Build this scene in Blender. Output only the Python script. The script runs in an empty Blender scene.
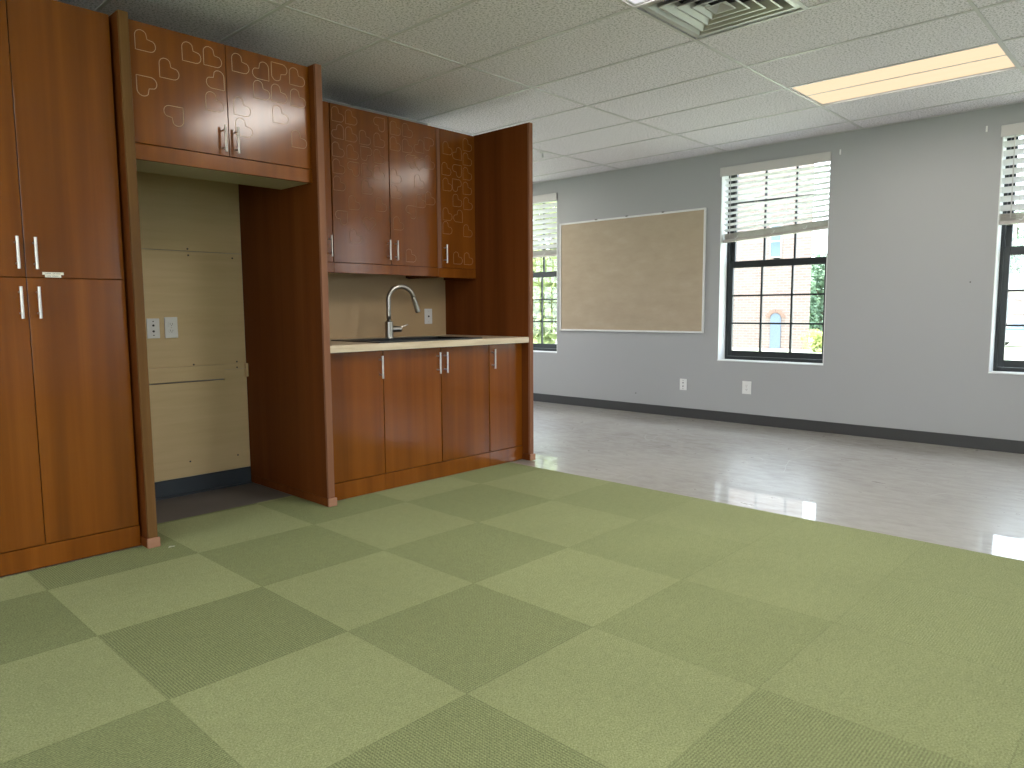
import bpy, bmesh, math, random
from mathutils import Vector, Matrix
random.seed(7)
C = bpy.context.scene.collection
SC = bpy.context.scene

# ------------------------------------------------------------------ key dimensions (metres)
H = 2.572            # ceiling
XF = 6.508           # far (window) wall
CX, CY = 2.534557, 3.348823   # ceiling grid origin
X0, Y0, S = 0.7392, 3.2322, 0.5947   # carpet tile origin and size
YP, YD, YB = 3.47, 3.545, 4.38       # panel fronts, door fronts, backing plane
ZT = 2.385           # top of the joinery

# ------------------------------------------------------------------ node helpers
class N:
    def __init__(self, name):
        self.m = bpy.data.materials.new(name); self.m.use_nodes = True
        self.t = self.m.node_tree; self.t.nodes.clear()
        self.out = self.t.nodes.new('ShaderNodeOutputMaterial')
    def n(self, typ, **kw):
        nd = self.t.nodes.new(typ)
        for k, v in kw.items():
            setattr(nd, k, v)
        return nd
    def l(self, a, b): self.t.links.new(a, b)
    def val(self, sock, v):
        if hasattr(v, 'is_output'): self.l(v, sock)
        else: sock.default_value = v
    def math(self, op, a, b=0.0, c=0.0):
        nd = self.n('ShaderNodeMath', operation=op)
        self.val(nd.inputs[0], a); self.val(nd.inputs[1], b); self.val(nd.inputs[2], c)
        return nd.outputs[0]
    def mix(self, f, a, b):
        nd = self.n('ShaderNodeMix', data_type='RGBA')
        self.val(nd.inputs[0], f)
        self.val(nd.inputs[6], a if hasattr(a, 'is_output') else (*a, 1))
        self.val(nd.inputs[7], b if hasattr(b, 'is_output') else (*b, 1))
        return nd.outputs[2]
    def obj(self, scale=(1, 1, 1), loc=(0, 0, 0)):
        tc = self.n('ShaderNodeTexCoord'); mp = self.n('ShaderNodeMapping')
        mp.inputs['Scale'].default_value = scale; mp.inputs['Location'].default_value = loc
        self.l(tc.outputs['Object'], mp.inputs['Vector'])
        return mp.outputs[0]
    def noise(self, vec, scale, detail=2, rough=.5, dist=0):
        nd = self.n('ShaderNodeTexNoise'); self.l(vec, nd.inputs['Vector'])
        nd.inputs['Scale'].default_value = scale; nd.inputs['Detail'].default_value = detail
        nd.inputs['Roughness'].default_value = rough; nd.inputs['Distortion'].default_value = dist
        return nd.outputs[0]
    def ramp(self, f, stops):
        nd = self.n('ShaderNodeValToRGB'); self.l(f, nd.inputs[0])
        els = nd.color_ramp.elements
        while len(els) > 1: els.remove(els[-1])
        els[0].position = stops[0][0]; els[0].color = (*stops[0][1], 1)
        for p, c in stops[1:]:
            e = els.new(p); e.color = (*c, 1)
        return nd.outputs[0]
    def bsdf(self, color, rough=.5, metal=0, coat=0, coat_rough=.05, spec=.5, bump=None, bump_s=.1, bump_d=.002):
        b = self.n('ShaderNodeBsdfPrincipled')
        self.val(b.inputs['Base Color'], color if hasattr(color, 'is_output') else (*color, 1))
        self.val(b.inputs['Roughness'], rough); b.inputs['Metallic'].default_value = metal
        self.val(b.inputs['Coat Weight'], coat); self.val(b.inputs['Coat Roughness'], coat_rough)
        b.inputs['Specular IOR Level'].default_value = spec
        if bump is not None:
            bp = self.n('ShaderNodeBump'); bp.inputs['Strength'].default_value = bump_s
            bp.inputs['Distance'].default_value = bump_d
            self.l(bump, bp.inputs['Height']); self.l(bp.outputs[0], b.inputs['Normal'])
        self.l(b.outputs[0], self.out.inputs[0])
        return b

def plain(name, col, rough=.5, metal=0, coat=0, spec=.5):
    k = N(name); k.bsdf(col, rough, metal, coat, .05, spec); return k.m

def painted(name, col, rough=.6, amt=.06, scale=3.0, bscale=180, bs=.08):
    k = N(name); v = k.obj()
    f = k.noise(v, scale, 3); c2 = tuple(x * (1 - amt) for x in col)
    k.bsdf(k.mix(f, col, c2), rough, bump=k.noise(v, bscale, 2), bump_s=bs, bump_d=.001); return k.m

def wood(name, dark, mid, light, rough=.3, coat=.25, coat_rough=.16, axis='z', fig=1.0):
    k = N(name)
    oi = k.n('ShaderNodeObjectInfo')
    tc = k.n('ShaderNodeTexCoord')
    off = k.n('ShaderNodeVectorMath', operation='MULTIPLY_ADD')
    k.l(tc.outputs['Object'], off.inputs[0]); off.inputs[1].default_value = (1, 1, 1)
    sc = k.n('ShaderNodeVectorMath', operation='SCALE')
    cb = k.n('ShaderNodeCombineXYZ')
    for i in range(3): k.l(oi.outputs['Random'], cb.inputs[i])
    k.l(cb.outputs[0], sc.inputs[0]); sc.inputs['Scale'].default_value = 7.0
    k.l(sc.outputs[0], off.inputs[2])
    def mp(s):
        m = k.n('ShaderNodeMapping'); m.inputs['Scale'].default_value = s
        k.l(off.outputs[0], m.inputs['Vector']); return m.outputs[0]
    st = {'z': (1, 1, .035), 'x': (.035, 1, 1), 'y': (1, .035, 1)}[axis]
    st2 = {'z': (1, 1, .012), 'x': (.012, 1, 1), 'y': (1, .012, 1)}[axis]
    broad = k.noise(mp(st), 9, 3, .55, .4)
    fine = k.noise(mp(st2), 90, 3, .6)
    col = k.ramp(broad, [(.28, dark), (.5, mid), (.74, light)])
    col2 = k.mix(k.math('MULTIPLY', fine, .5 * fig), col, dark)
    k.bsdf(col2, rough, coat=coat, coat_rough=coat_rough, spec=.04, bump=fine, bump_s=.04, bump_d=.0006)
    return k.m

# ------------------------------------------------------------------ materials
M = {}
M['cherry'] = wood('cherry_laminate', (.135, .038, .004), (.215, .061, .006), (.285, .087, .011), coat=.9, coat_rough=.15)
M['cherry_edge'] = wood('cherry_edge', (.17, .075, .042), (.235, .105, .06), (.29, .14, .085), rough=.4, coat=.1)
M['oak_edge'] = wood('oak_edge', (.11, .052, .018), (.20, .105, .04), (.285, .155, .065), rough=.45, coat=.08, fig=1.6)
M['end_grain'] = wood('cherry_end_grain', (.30, .15, .095), (.38, .20, .13), (.45, .25, .17), rough=.55, coat=0, axis='x')
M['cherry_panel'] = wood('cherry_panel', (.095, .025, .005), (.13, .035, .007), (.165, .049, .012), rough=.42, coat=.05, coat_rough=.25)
M['seam'] = plain('cabinet_recess', (.05, .018, .008), .7)
M['interior'] = painted('cabinet_interior', (.42, .38, .26), .6)
M['groove'] = plain('routed_groove', (.56, .37, .21), .6); M['groove_faint'] = plain('routed_groove_worn', (.36, .19, .09), .5)
M['steel'] = plain('brushed_nickel', (.56, .52, .48), .32, 1)
M['chrome'] = plain('satin_chrome', (.40, .37, .335), .3, 1)
M['black_sink'] = plain('black_composite', (.012, .013, .015), .35)
M['white_plastic'] = plain('white_plastic', (.72, .72, .72), .4)
M['dark'] = plain('dark_hole', (.02, .02, .02), .7)
M['black_frame'] = plain('black_window_frame', (.012, .016, .018), .4)
M['white_paint'] = painted('white_trim_paint', (.78, .79, .80), .5)
M['vinyl_base'] = plain('dark_vinyl_base', (.035, .035, .036), .5)
M['vinyl_blue'] = plain('slate_vinyl_base', (.03, .04, .052), .5)
M['wall'] = painted('grey_wall_paint', (.352, .356, .365), .55, .04, 1.2)
M['wall_bounce'] = painted('bounce_wall_paint', (.66, .67, .67), .55, .04, 1.2)  # paler paint on the unseen walls, added to bounce more light
M['grid'] = plain('ceiling_grid_metal', (.58, .565, .59), .4)
M['vent'] = plain('diffuser_metal', (.50, .50, .50), .35, .4)
M['board_frame'] = plain('board_frame', (.70, .70, .70), .4)
M['label'] = plain('label_tape', (.85, .80, .70), .5)
M['ink'] = plain('label_ink', (.12, .10, .08), .6)
M['screw'] = plain('screw_head', (.05, .045, .04), .5)
M['scrap'] = plain('paper_scrap', (.6, .62, .5), .7)

def mk_plywood():
    k = N('plywood'); v = k.obj((1, 1, 1))
    g = k.noise(k.obj((.35, 1, 5)), 5, 4, .6, .6)
    col = k.ramp(g, [(.3, (.54, .405, .225)), (.55, (.575, .435, .245)), (.8, (.605, .46, .265))])
    k.bsdf(col, .6, bump=g, bump_s=.05, bump_d=.001); return k.m
M['plywood'] = mk_plywood()
def mk_back():
    k = N('backsplash'); v = k.obj()
    g = k.noise(v, 4, 3)
    k.bsdf(k.mix(g, (.45, .32, .18), (.41, .285, .16)), .5); return k.m
M['backsplash'] = mk_back()
def mk_counter():
    k = N('butcher_counter'); 
    a = k.noise(k.obj((.25, 3, 3)), 14, 4, .6, .3); b = k.noise(k.obj(), 60, 2)
    col = k.ramp(a, [(.3, (.50, .39, .25)), (.5, (.62, .51, .36)), (.75, (.70, .60, .45))])
    k.bsdf(k.mix(k.math('MULTIPLY', b, .25), col, (.45, .34, .22)), .35, coat=.1, coat_rough=.2); return k.m
M['counter'] = mk_counter()
def mk_cork():
    k = N('pin_board_face')
    a = k.noise(k.obj((1, 1, 2.5)), 3.5, 5, .65); b = k.noise(k.obj((1, .5, 3)), 40, 3)
    col = k.ramp(a, [(.3, (.355, .28, .195)), (.55, (.395, .315, .22)), (.8, (.435, .355, .26))])
    k.bsdf(k.mix(k.math('MULTIPLY', b, .2), col, (.47, .40, .32)), .7); return k.m
M['cork'] = mk_cork()
def mk_concrete():
    k = N('polished_concrete')
    v = k.obj()
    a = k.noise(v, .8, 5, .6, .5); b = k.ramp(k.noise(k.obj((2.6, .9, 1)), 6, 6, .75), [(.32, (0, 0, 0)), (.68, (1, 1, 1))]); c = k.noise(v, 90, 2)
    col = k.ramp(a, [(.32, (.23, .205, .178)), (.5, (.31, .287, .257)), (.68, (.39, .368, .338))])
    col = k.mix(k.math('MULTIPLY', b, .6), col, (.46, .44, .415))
    col = k.mix(k.math('MULTIPLY', c, .12), col, (.15, .14, .13))
    # fine pale scratches
    w = k.n('ShaderNodeTexVoronoi', feature='DISTANCE_TO_EDGE'); w.inputs['Scale'].default_value = 1.1
    wv = k.n('ShaderNodeVectorMath', operation='ADD')
    nz = k.n('ShaderNodeTexNoise'); nz.inputs['Scale'].default_value = .9; k.l(v, nz.inputs[0])
    k.l(v, wv.inputs[0]); k.l(nz.outputs[1], wv.inputs[1]); k.l(wv.outputs[0], w.inputs['Vector'])
    s = k.math('LESS_THAN', w.outputs['Distance'], .0035)
    s = k.math('MULTIPLY', s, k.math('GREATER_THAN', k.noise(v, 1.7, 2), .56))
    col = k.mix(k.math('MULTIPLY', s, .55), col, (.50, .49, .47))
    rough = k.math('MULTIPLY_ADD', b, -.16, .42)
    k.bsdf(col, rough, coat=.68, coat_rough=.03, spec=1.0, bump=k.noise(v, 3, 2), bump_s=.05, bump_d=.003); return k.m
M['concrete'] = mk_concrete()
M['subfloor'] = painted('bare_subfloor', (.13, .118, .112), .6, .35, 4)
def mk_carpet():
    k = N('carpet_tiles')
    tc = k.n('ShaderNodeTexCoord'); sp = k.n('ShaderNodeSeparateXYZ'); k.l(tc.outputs['Object'], sp.inputs[0])
    x, y = sp.outputs[0], sp.outputs[1]
    u = k.math('DIVIDE', k.math('SUBTRACT', x, X0), S); w = k.math('DIVIDE', k.math('SUBTRACT', Y0, y), S)
    i = k.math('FLOOR', u); j = k.math('FLOOR', w)
    par = k.math('FLOORED_MODULO', k.math('ADD', i, j), 2.0)
    cb = k.n('ShaderNodeCombineXYZ'); k.l(i, cb.inputs[0]); k.l(j, cb.inputs[1])
    wn = k.n('ShaderNodeTexWhiteNoise', noise_dimensions='2D'); k.l(cb.outputs[0], wn.inputs['Vector'])
    # pile sheen painted into tile colours: the two tones converge towards the windows
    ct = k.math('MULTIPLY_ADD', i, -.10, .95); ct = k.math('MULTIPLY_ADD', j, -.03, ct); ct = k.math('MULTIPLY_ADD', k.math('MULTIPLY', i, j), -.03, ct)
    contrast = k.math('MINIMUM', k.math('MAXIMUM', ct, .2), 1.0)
    v = k.obj()
    fib = k.ramp(k.noise(v, 185, 3, .75), [(.36, (0, 0, 0)), (.64, (1, 1, 1))]); mid = k.noise(v, 30, 4, .7); big = k.noise(v, 1.6, 3)
    # ribs: the pile of every other tile is laid crosswise
    rx = k.math('SINE', k.math('MULTIPLY', x, 2 * math.pi / .0085)); ry = k.math('SINE', k.math('MULTIPLY', y, 2 * math.pi / .0085))
    dots = k.math('MULTIPLY', rx, ry)
    turn = k.math('FLOORED_MODULO', i, 2.0)
    rr = k.n('ShaderNodeMix'); k.l(turn, rr.inputs[0]); k.l(rx, rr.inputs[2]); k.l(ry, rr.inputs[3])
    weave = k.math('ADD', k.math('MULTIPLY', rr.outputs[0], .75), k.math('MULTIPLY', dots, .6))
    rib = k.n('ShaderNodeMix'); k.l(par, rib.inputs[0]); k.l(dots, rib.inputs[2]); k.l(weave, rib.inputs[3])
    lightc = k.mix(fib, (.19, .213, .098), (.345, .372, .198))
    darkc = k.mix(fib, (.132, .153, .068), (.26, .286, .143))  # same pile turned crosswise: its darker sheen painted as a second tone
    sheen_fade = k.math('MULTIPLY', k.math('SUBTRACT', 1.0, contrast), .42)
    col = k.mix(k.math('MAXIMUM', k.math('MULTIPLY', par, k.math('MULTIPLY_ADD', contrast, .75, .25)), sheen_fade), lightc, darkc)
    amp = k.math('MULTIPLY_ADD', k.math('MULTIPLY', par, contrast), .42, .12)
    tex = k.math('MULTIPLY_ADD', k.math('MULTIPLY', rib.outputs[0], amp), .5, 0.0)
    gray = k.math('ADD', 1.0, tex)
    gray = k.math('MULTIPLY', gray, k.math('MULTIPLY_ADD', mid, .34, .83))
    gray = k.math('MULTIPLY', gray, k.math('MULTIPLY_ADD', wn.outputs[0], .07, .965))
    gray = k.math('MULTIPLY', gray, k.math('MULTIPLY_ADD', big, .26, .87))
    # seams between tiles
    fu = k.math('FRACT', u); fw = k.math('FRACT', w)
    eu = k.math('MINIMUM', fu, k.math('SUBTRACT', 1.0, fu)); ew = k.math('MINIMUM', fw, k.math('SUBTRACT', 1.0, fw))
    edge = k.math('LESS_THAN', k.math('MINIMUM', eu, ew), .0035)
    gray = k.math('MULTIPLY', gray, k.math('MULTIPLY_ADD', edge, -.12, 1.0))
    # dark specks and smudges of dirt
    vo = k.n('ShaderNodeTexVoronoi'); vo.inputs['Scale'].default_value = 3.2; k.l(v, vo.inputs['Vector'])
    spk = k.math('MULTIPLY', k.math('LESS_THAN', vo.outputs['Distance'], .035), k.math('GREATER_THAN', k.noise(v, .9, 2), .50))
    gray = k.math('MULTIPLY', gray, k.math('MULTIPLY_ADD', spk, -.55, 1.0))
    vm = k.n('ShaderNodeVectorMath', operation='SCALE'); k.l(col, vm.inputs[0]); k.l(gray, vm.inputs['Scale'])
    k.bsdf(vm.outputs[0], .95, spec=.12, bump=k.math('ADD', rib.outputs[0], k.math('MULTIPLY', fib, 1.2)), bump_s=.3, bump_d=.0012)
    return k.m
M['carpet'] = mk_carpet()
def mk_tile():
    k = N('ceiling_tile'); v = k.obj()
    a = k.noise(v, 85, 3, .75); b = k.noise(v, 40, 3, .6); g = k.noise(v, .7, 2)
    f = k.ramp(a, [(.38, (.40, .38, .42)), (.5, (.86, .82, .90)), (.66, (.94, .90, .97))])
    col = k.mix(k.math('MULTIPLY', b, .18), f, (.62, .61, .63))
    col = k.mix(k.math('MULTIPLY', g, .12), col, (.6, .58, .54))
    k.bsdf(col, .9, spec=.15, bump=a, bump_s=.5, bump_d=.004); return k.m
M['tile'] = mk_tile()
def mk_blind():
    k = N('blind_slat'); 
    b = k.n('ShaderNodeBsdfPrincipled'); b.inputs['Base Color'].default_value = (.80, .80, .79, 1); b.inputs['Roughness'].default_value = .4
    t = k.n('ShaderNodeBsdfTranslucent'); t.inputs[0].default_value = (.8, .8, .8, 1)
    m = k.n('ShaderNodeMixShader'); m.inputs[0].default_value = .30
    k.l(b.outputs[0], m.inputs[1]); k.l(t.outputs[0], m.inputs[2]); k.l(m.outputs[0], k.out.inputs[0]); return k.m
M['slat'] = mk_blind()
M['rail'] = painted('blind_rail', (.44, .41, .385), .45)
M['valance'] = painted('blind_valance', (.54, .52, .505), .45)
def mk_glass():
    k = N('window_glass')
    t = k.n('ShaderNodeBsdfTransparent'); t.inputs[0].default_value = (.97, .985, .98, 1)
    g = k.n('ShaderNodeBsdfGlossy'); g.inputs['Roughness'].default_value = .02
    m = k.n('ShaderNodeMixShader'); m.inputs[0].default_value = .06
    k.l(t.outputs[0], m.inputs[1]); k.l(g.outputs[0], m.inputs[2]); k.l(m.outputs[0], k.out.inputs[0]); return k.m
M['glass'] = mk_glass()
def mk_lens(name, ca, cb_):
    k = N(name); e = k.n('ShaderNodeEmission')
    f = k.noise(k.obj((6, .4, 1)), 3, 2)
    k.l(k.mix(f, ca, cb_), e.inputs[0]); e.inputs[1].default_value = .80
    k.l(e.outputs[0], k.out.inputs[0]); return k.m
M['lens'] = mk_lens('light_lens', (1.0, .76, .48), (1.0, .80, .55)); M['lens_white'] = mk_lens('light_lens_white', (.80, .78, .83), (.84, .82, .86))
def mk_brick():
    k = N('red_brick'); b = k.n('ShaderNodeTexBrick')
    tc = k.n('ShaderNodeTexCoord'); sp = k.n('ShaderNodeSeparateXYZ'); k.l(tc.outputs['Object'], sp.inputs[0])
    cb = k.n('ShaderNodeCombineXYZ'); k.l(k.math('ADD', sp.outputs[0], sp.outputs[1]), cb.inputs[0]); k.l(sp.outputs[2], cb.inputs[1])
    k.l(cb.outputs[0], b.inputs['Vector'])
    b.inputs['Color1'].default_value = (.255, .18, .168, 1); b.inputs['Color2'].default_value = (.195, .138, .13, 1)
    b.inputs['Mortar'].default_value = (.285, .258, .245, 1); b.inputs['Scale'].default_value = 1
    b.inputs['Brick Width'].default_value = .42; b.inputs['Row Height'].default_value = .15; b.inputs['Mortar Size'].default_value = .018
    nz = k.noise(k.obj(), 1.5, 3)
    k.bsdf(k.mix(k.math('MULTIPLY', nz, .4), b.outputs[0], (.265, .20, .185)), .9); return k.m
M['brick'] = mk_brick()
M['ext_trim'] = plain('exterior_trim', (.5, .5, .5), .6)
M['ext_blue'] = plain('blue_door_paint', (.135, .175, .25), .5)
M['ext_pane'] = plain('far_window_pane', (.12, .17, .25), .15)
M['roof'] = plain('pale_roof', (.42, .42, .42), .8)
def leafmat(name, a, b):
    k = N(name); f = k.noise(k.obj(), 1.2, 3)
    col = k.mix(f, a, b)
    d = k.n('ShaderNodeBsdfDiffuse'); t = k.n('ShaderNodeBsdfTranslucent'); k.l(col, d.inputs[0]); k.l(col, t.inputs[0])
    m = k.n('ShaderNodeMixShader'); m.inputs[0].default_value = .4
    k.l(d.outputs[0], m.inputs[1]); k.l(t.outputs[0], m.inputs[2]); k.l(m.outputs[0], k.out.inputs[0]); return k.m
M['leaf_bright'] = leafmat('leaf_bright', (.27, .33, .12), (.42, .46, .22))
M['leaf_green'] = leafmat('leaf_green', (.20, .30, .21), (.30, .41, .29))
M['leaf_yellow'] = leafmat('leaf_yellow', (.35, .40, .14), (.45, .48, .22))
M['bark'] = plain('bark', (.12, .09, .07), .9)
M['lawn'] = painted('lawn', (.44, .48, .34), .9, .3, .4)
M['car'] = plain('silver_car_paint', (.5, .5, .52), .25, .3)

# ------------------------------------------------------------------ mesh builder
class MB:
    def __init__(self): self.bm = bmesh.new()
    def box(self, x0, x1, y0, y1, z0, z1, bev=0.0, seg=1):
        b = bmesh.new(); bmesh.ops.create_cube(b, size=1)
        for v in b.verts:
            v.co = Vector(((x0 + x1) / 2 + v.co.x * (x1 - x0), (y0 + y1) / 2 + v.co.y * (y1 - y0), (z0 + z1) / 2 + v.co.z * (z1 - z0)))
        if bev > 0: bmesh.ops.bevel(b, geom=b.edges[:], offset=bev, segments=seg, affect='EDGES', profile=.5)
        self.add(b); return self
    def add(self, b, mat=None):
        me = bpy.data.meshes.new('t')
        if mat is not None: b.transform(mat)
        b.to_mesh(me); b.free(); self.bm.from_mesh(me); bpy.data.meshes.remove(me)
    def cyl(self, p0, p1, r, r2=None, seg=20):
        p0, p1 = Vector(p0), Vector(p1); d = p1 - p0
        b = bmesh.new(); bmesh.ops.create_cone(b, cap_ends=True, segments=seg, radius1=r, radius2=r if r2 is None else r2, depth=d.length)
        self.add(b, Matrix.Translation((p0 + p1) / 2) @ d.to_track_quat('Z', 'Y').to_matrix().to_4x4()); return self
    def tube(self, pts, r, seg=10, closed=False):
        pts = [Vector(p) for p in pts]; n = len(pts); rings = []
        rr = r if isinstance(r, (list, tuple)) else [r] * n
        prev = None
        for i, p in enumerate(pts):
            a = pts[(i - 1) % n] if (closed or i > 0) else pts[i]
            c = pts[(i + 1) % n] if (closed or i < n - 1) else pts[i]
            d = (c - a).normalized()
            if prev is None:
                up = Vector((0, 0, 1)) if abs(d.z) < .9 else Vector((1, 0, 0))
                s = d.cross(up).normalized()
            else:
                s = (prev - d * prev.dot(d)).normalized()
            prev = s; t = d.cross(s)
            rings.append([self.bm.verts.new(p + (s * math.cos(2 * math.pi * k / seg) + t * math.sin(2 * math.pi * k / seg)) * rr[i]) for k in range(seg)])
        m = n if closed else n - 1
        for i in range(m):
            A, B = rings[i], rings[(i + 1) % n]
            for k in range(seg):
                self.bm.faces.new((A[k], A[(k + 1) % seg], B[(k + 1) % seg], B[k]))
        if not closed:
            self.bm.faces.new(rings[0][::-1]); self.bm.faces.new(rings[-1])
        return self
    def quad(self, *ps):
        self.bm.faces.new([self.bm.verts.new(p) for p in ps]); return self
    def prism(self, poly, axis, a, b):
        def P(u, v, w):
            return {'x': (w, u, v), 'y': (u, w, v), 'z': (u, v, w)}[axis]
        A = [self.bm.verts.new(P(u, v, a)) for u, v in poly]; B = [self.bm.verts.new(P(u, v, b)) for u, v in poly]
        n = len(poly)
        self.bm.faces.new(A); self.bm.faces.new(B[::-1])
        for i in range(n): self.bm.faces.new((A[i], B[i], B[(i + 1) % n], A[(i + 1) % n]))
        return self
    def build(self, name, mat, parent=None, smooth=False, label=None):
        bmesh.ops.recalc_face_normals(self.bm, faces=self.bm.faces[:])
        o0 = Vector((0, 0, 0)); q = parent
        while q is not None:
            o0 += q.location; q = q.parent
        if parent is None:
            vs = self.bm.verts
            o0 = Vector(((min(v.co.x for v in vs) + max(v.co.x for v in vs)) / 2, (min(v.co.y for v in vs) + max(v.co.y for v in vs)) / 2, min(v.co.z for v in vs)))
            if name in KEEP: o0 = Vector((0, 0, 0))
        self.bm.transform(Matrix.Translation(-o0))
        me = bpy.data.meshes.new(name); self.bm.to_mesh(me); self.bm.free()
        for m in (mat if isinstance(mat, (list, tuple)) else [mat]): me.materials.append(m)
        if smooth:
            for p in me.polygons: p.use_smooth = True
        o = bpy.data.objects.new(name, me); C.objects.link(o)
        if parent is not None: o.parent = parent
        else: o.location = o0
        if label: o['label'] = label
        return o
KEEP = {'carpet', 'floor', 'ceiling'}

def tag(o, label, cat, group=None, kind=None):
    o['label'] = label; o['category'] = cat
    if group: o['group'] = group
    if kind: o['kind'] = kind
    return o
def thing(name, label, cat, loc, group=None):
    o = bpy.data.objects.new(name, None); C.objects.link(o); o.location = loc
    o.empty_display_size = .1
    return tag(o, label, cat, group)
def struct(name, mb, mat, label=None, cat=None):
    o = mb.build(name, mat); o['kind'] = 'structure'
    if label: o['label'] = label; o['category'] = cat
    return o
def copy_tree(o, parent=None):
    c = o.copy(); C.objects.link(c)
    if parent is not None: c.parent = parent
    for ch in o.children: copy_tree(ch, c)
    return c

# ================================================================== room shell
b = MB(); b.box(-3.2, XF + .02, -4.6, 7.8, -.12, -.005)
tag(struct('floor', b, M['concrete']), 'polished grey concrete floor with window reflections', 'floor')

# ceiling: lay-in tiles (cells left open for the fixtures) and the metal grid
LIGHTS = [(2.534557, .910423), (4.972957, .910423), (.096157, -1.527977), (-2.342243, -1.527977),
          (4.972957, -2.747177), (-2.342243, 2.129623), (2.534557, 5.787223), (4.972957, 5.787223)]  # all but the first two are added out of view to brighten the room
VENT = (3.144157, 1.519, .6096)          # x, y of the near-right corner, size
b = MB(); g = MB()
i0, i1, k0, k1 = -10, 7, -4, 7
for i in range(i0, i1):
    for k in range(k0, k1):
        x0 = CX + i * .6096; x1 = min(x0 + .6096, XF); y1 = CY - k * 1.2192; y0 = y1 - 1.2192
        x0 = max(x0, -3.2); y1 = min(y1, 7.8); y0 = max(y0, -4.6)
        if x1 - x0 < .01 or y1 - y0 < .01: continue
        if any(abs(x0 - a) < .02 and abs(y0 - c) < .02 for a, c in LIGHTS): continue
        if abs(x0 - VENT[0]) < .02 and abs(y0 - .910423) < .02:
            y1 = VENT[1] + .0006
        z = H + .004
        b.box(x0 + .002, x1 - .002, y0 + .002, y1 - .002, z, z + .016)
b.box(-3.2, XF, -4.6, 7.8, H + .15, H + .17)
ceil = tag(struct('ceiling', b, M['tile']), 'suspended ceiling of speckled grey white lay-in tiles', 'ceiling')
for i in range(i0, i1 + 1):
    x = CX + i * .6096
    if -3.2 < x < XF: g.box(x - .0085, x + .0085, -4.6, 7.8, H - .001, H + .0052)
for k in range(k0, k1 + 1):
    y = CY - k * 1.2192
    if -4.6 < y < 7.8: g.box(-3.2, XF, y - .0085, y + .0085, H - .0005, H + .0054)
g.box(VENT[0], VENT[0] + .6096, VENT[1] - .012, VENT[1] + .012, H - .0003, H + .0054)
g.box(XF - .022, XF - .0005, -4.6, 7.8, H - .0015, H + .002)
o = g.build('ceiling_grid', M['grid'], ceil); o['kind'] = 'structure'

# far wall with three window openings, plus two added out of view for daylight
WINS = [(5.43, 6.445), (2.378, 3.392), (.128, 1.142), (-2.12, -1.106), (-4.3, -3.286)]
WZ0, WZ1 = .592, 2.425
b = MB(); t = .24
ys = sorted(WINS); cur = -4.6
for a, c in ys:
    b.box(XF, XF + t, cur, a, -.12, H + .17); b.box(XF, XF + t, a, c, -.12, WZ0); b.box(XF, XF + t, a, c, WZ1, H + .17); cur = c
b.box(XF, XF + t, cur, 7.8, -.12, H + .17)
tag(struct('wall_far', b, M['wall']), 'light grey painted wall with windows and board', 'wall')
SIDE_R, SIDE_L, SIDE_B = (-2.5, -1.3, 4.7), (2.8, 4.1, 5.4), (-3.7, -2.45, -1.2, .05, 1.3, 2.55)  # window centres, all added out of view to let in more daylight
for nm, cs, ya, yb, lab in (('wall_right', SIDE_R, -4.84, -4.6, 'pale grey wall with added daylight windows on the right side'), ('wall_left', SIDE_L, 7.8, 8.04, 'pale grey wall with added daylight windows beyond the cabinets')):
    b = MB(); cur = -3.2
    for c in cs:
        b.box(cur, c - .507, ya, yb, -.12, H + .17); b.box(c - .507, c + .507, ya, yb, -.12, WZ0); b.box(c - .507, c + .507, ya, yb, WZ1, H + .17); cur = c + .507
    b.box(cur, XF + t, ya, yb, -.12, H + .17)
    struct(nm, b, M['wall_bounce'], lab, 'wall')
b = MB(); cur = -4.84
for c in SIDE_B:
    b.box(-3.44, -3.2, cur, c - .507, -.12, H + .17); b.box(-3.44, -3.2, c - .507, c + .507, -.12, WZ0); b.box(-3.44, -3.2, c - .507, c + .507, WZ1, H + .17); cur = c + .507
b.box(-3.44, -3.2, cur, 8.04, -.12, H + .17)
struct('wall_back', b, M['wall_bounce'], 'pale grey wall with added daylight windows behind the viewpoint', 'wall')
b = MB(); b.box(-3.2, 3.86, 4.56, 4.66, -.005, H + .15); b.box(-3.2, 3.86, 4.42, 4.56, -.005, 2.37)
struct('wall_partition', b, M['wall'], 'grey partition wall behind the cabinets', 'wall')
b = MB(); b.box(XF - .008, XF, -4.6, 7.8, -.005, .092, .002)
struct('baseboard_far', b, M['vinyl_base'], 'dark vinyl baseboard along the window wall', 'baseboard')
b = MB(); b.box(1.252, 2.169, 4.372, 4.38, -.005, .098, .002); b.box(1.252, 2.169, 4.35, 4.372, -.005, .004)
struct('baseboard_alcove', b, M['vinyl_blue'], 'dark slate baseboard at the back of the alcove', 'baseboard')

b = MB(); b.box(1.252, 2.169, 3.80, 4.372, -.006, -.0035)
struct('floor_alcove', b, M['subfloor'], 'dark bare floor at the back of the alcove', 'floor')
# carpet
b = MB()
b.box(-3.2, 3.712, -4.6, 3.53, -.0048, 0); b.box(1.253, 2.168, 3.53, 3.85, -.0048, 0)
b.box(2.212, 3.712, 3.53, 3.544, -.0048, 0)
o = b.build('carpet', M['carpet']); tag(o, 'green checkered carpet tiles covering the floor before the cabinets', 'carpet')

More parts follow.
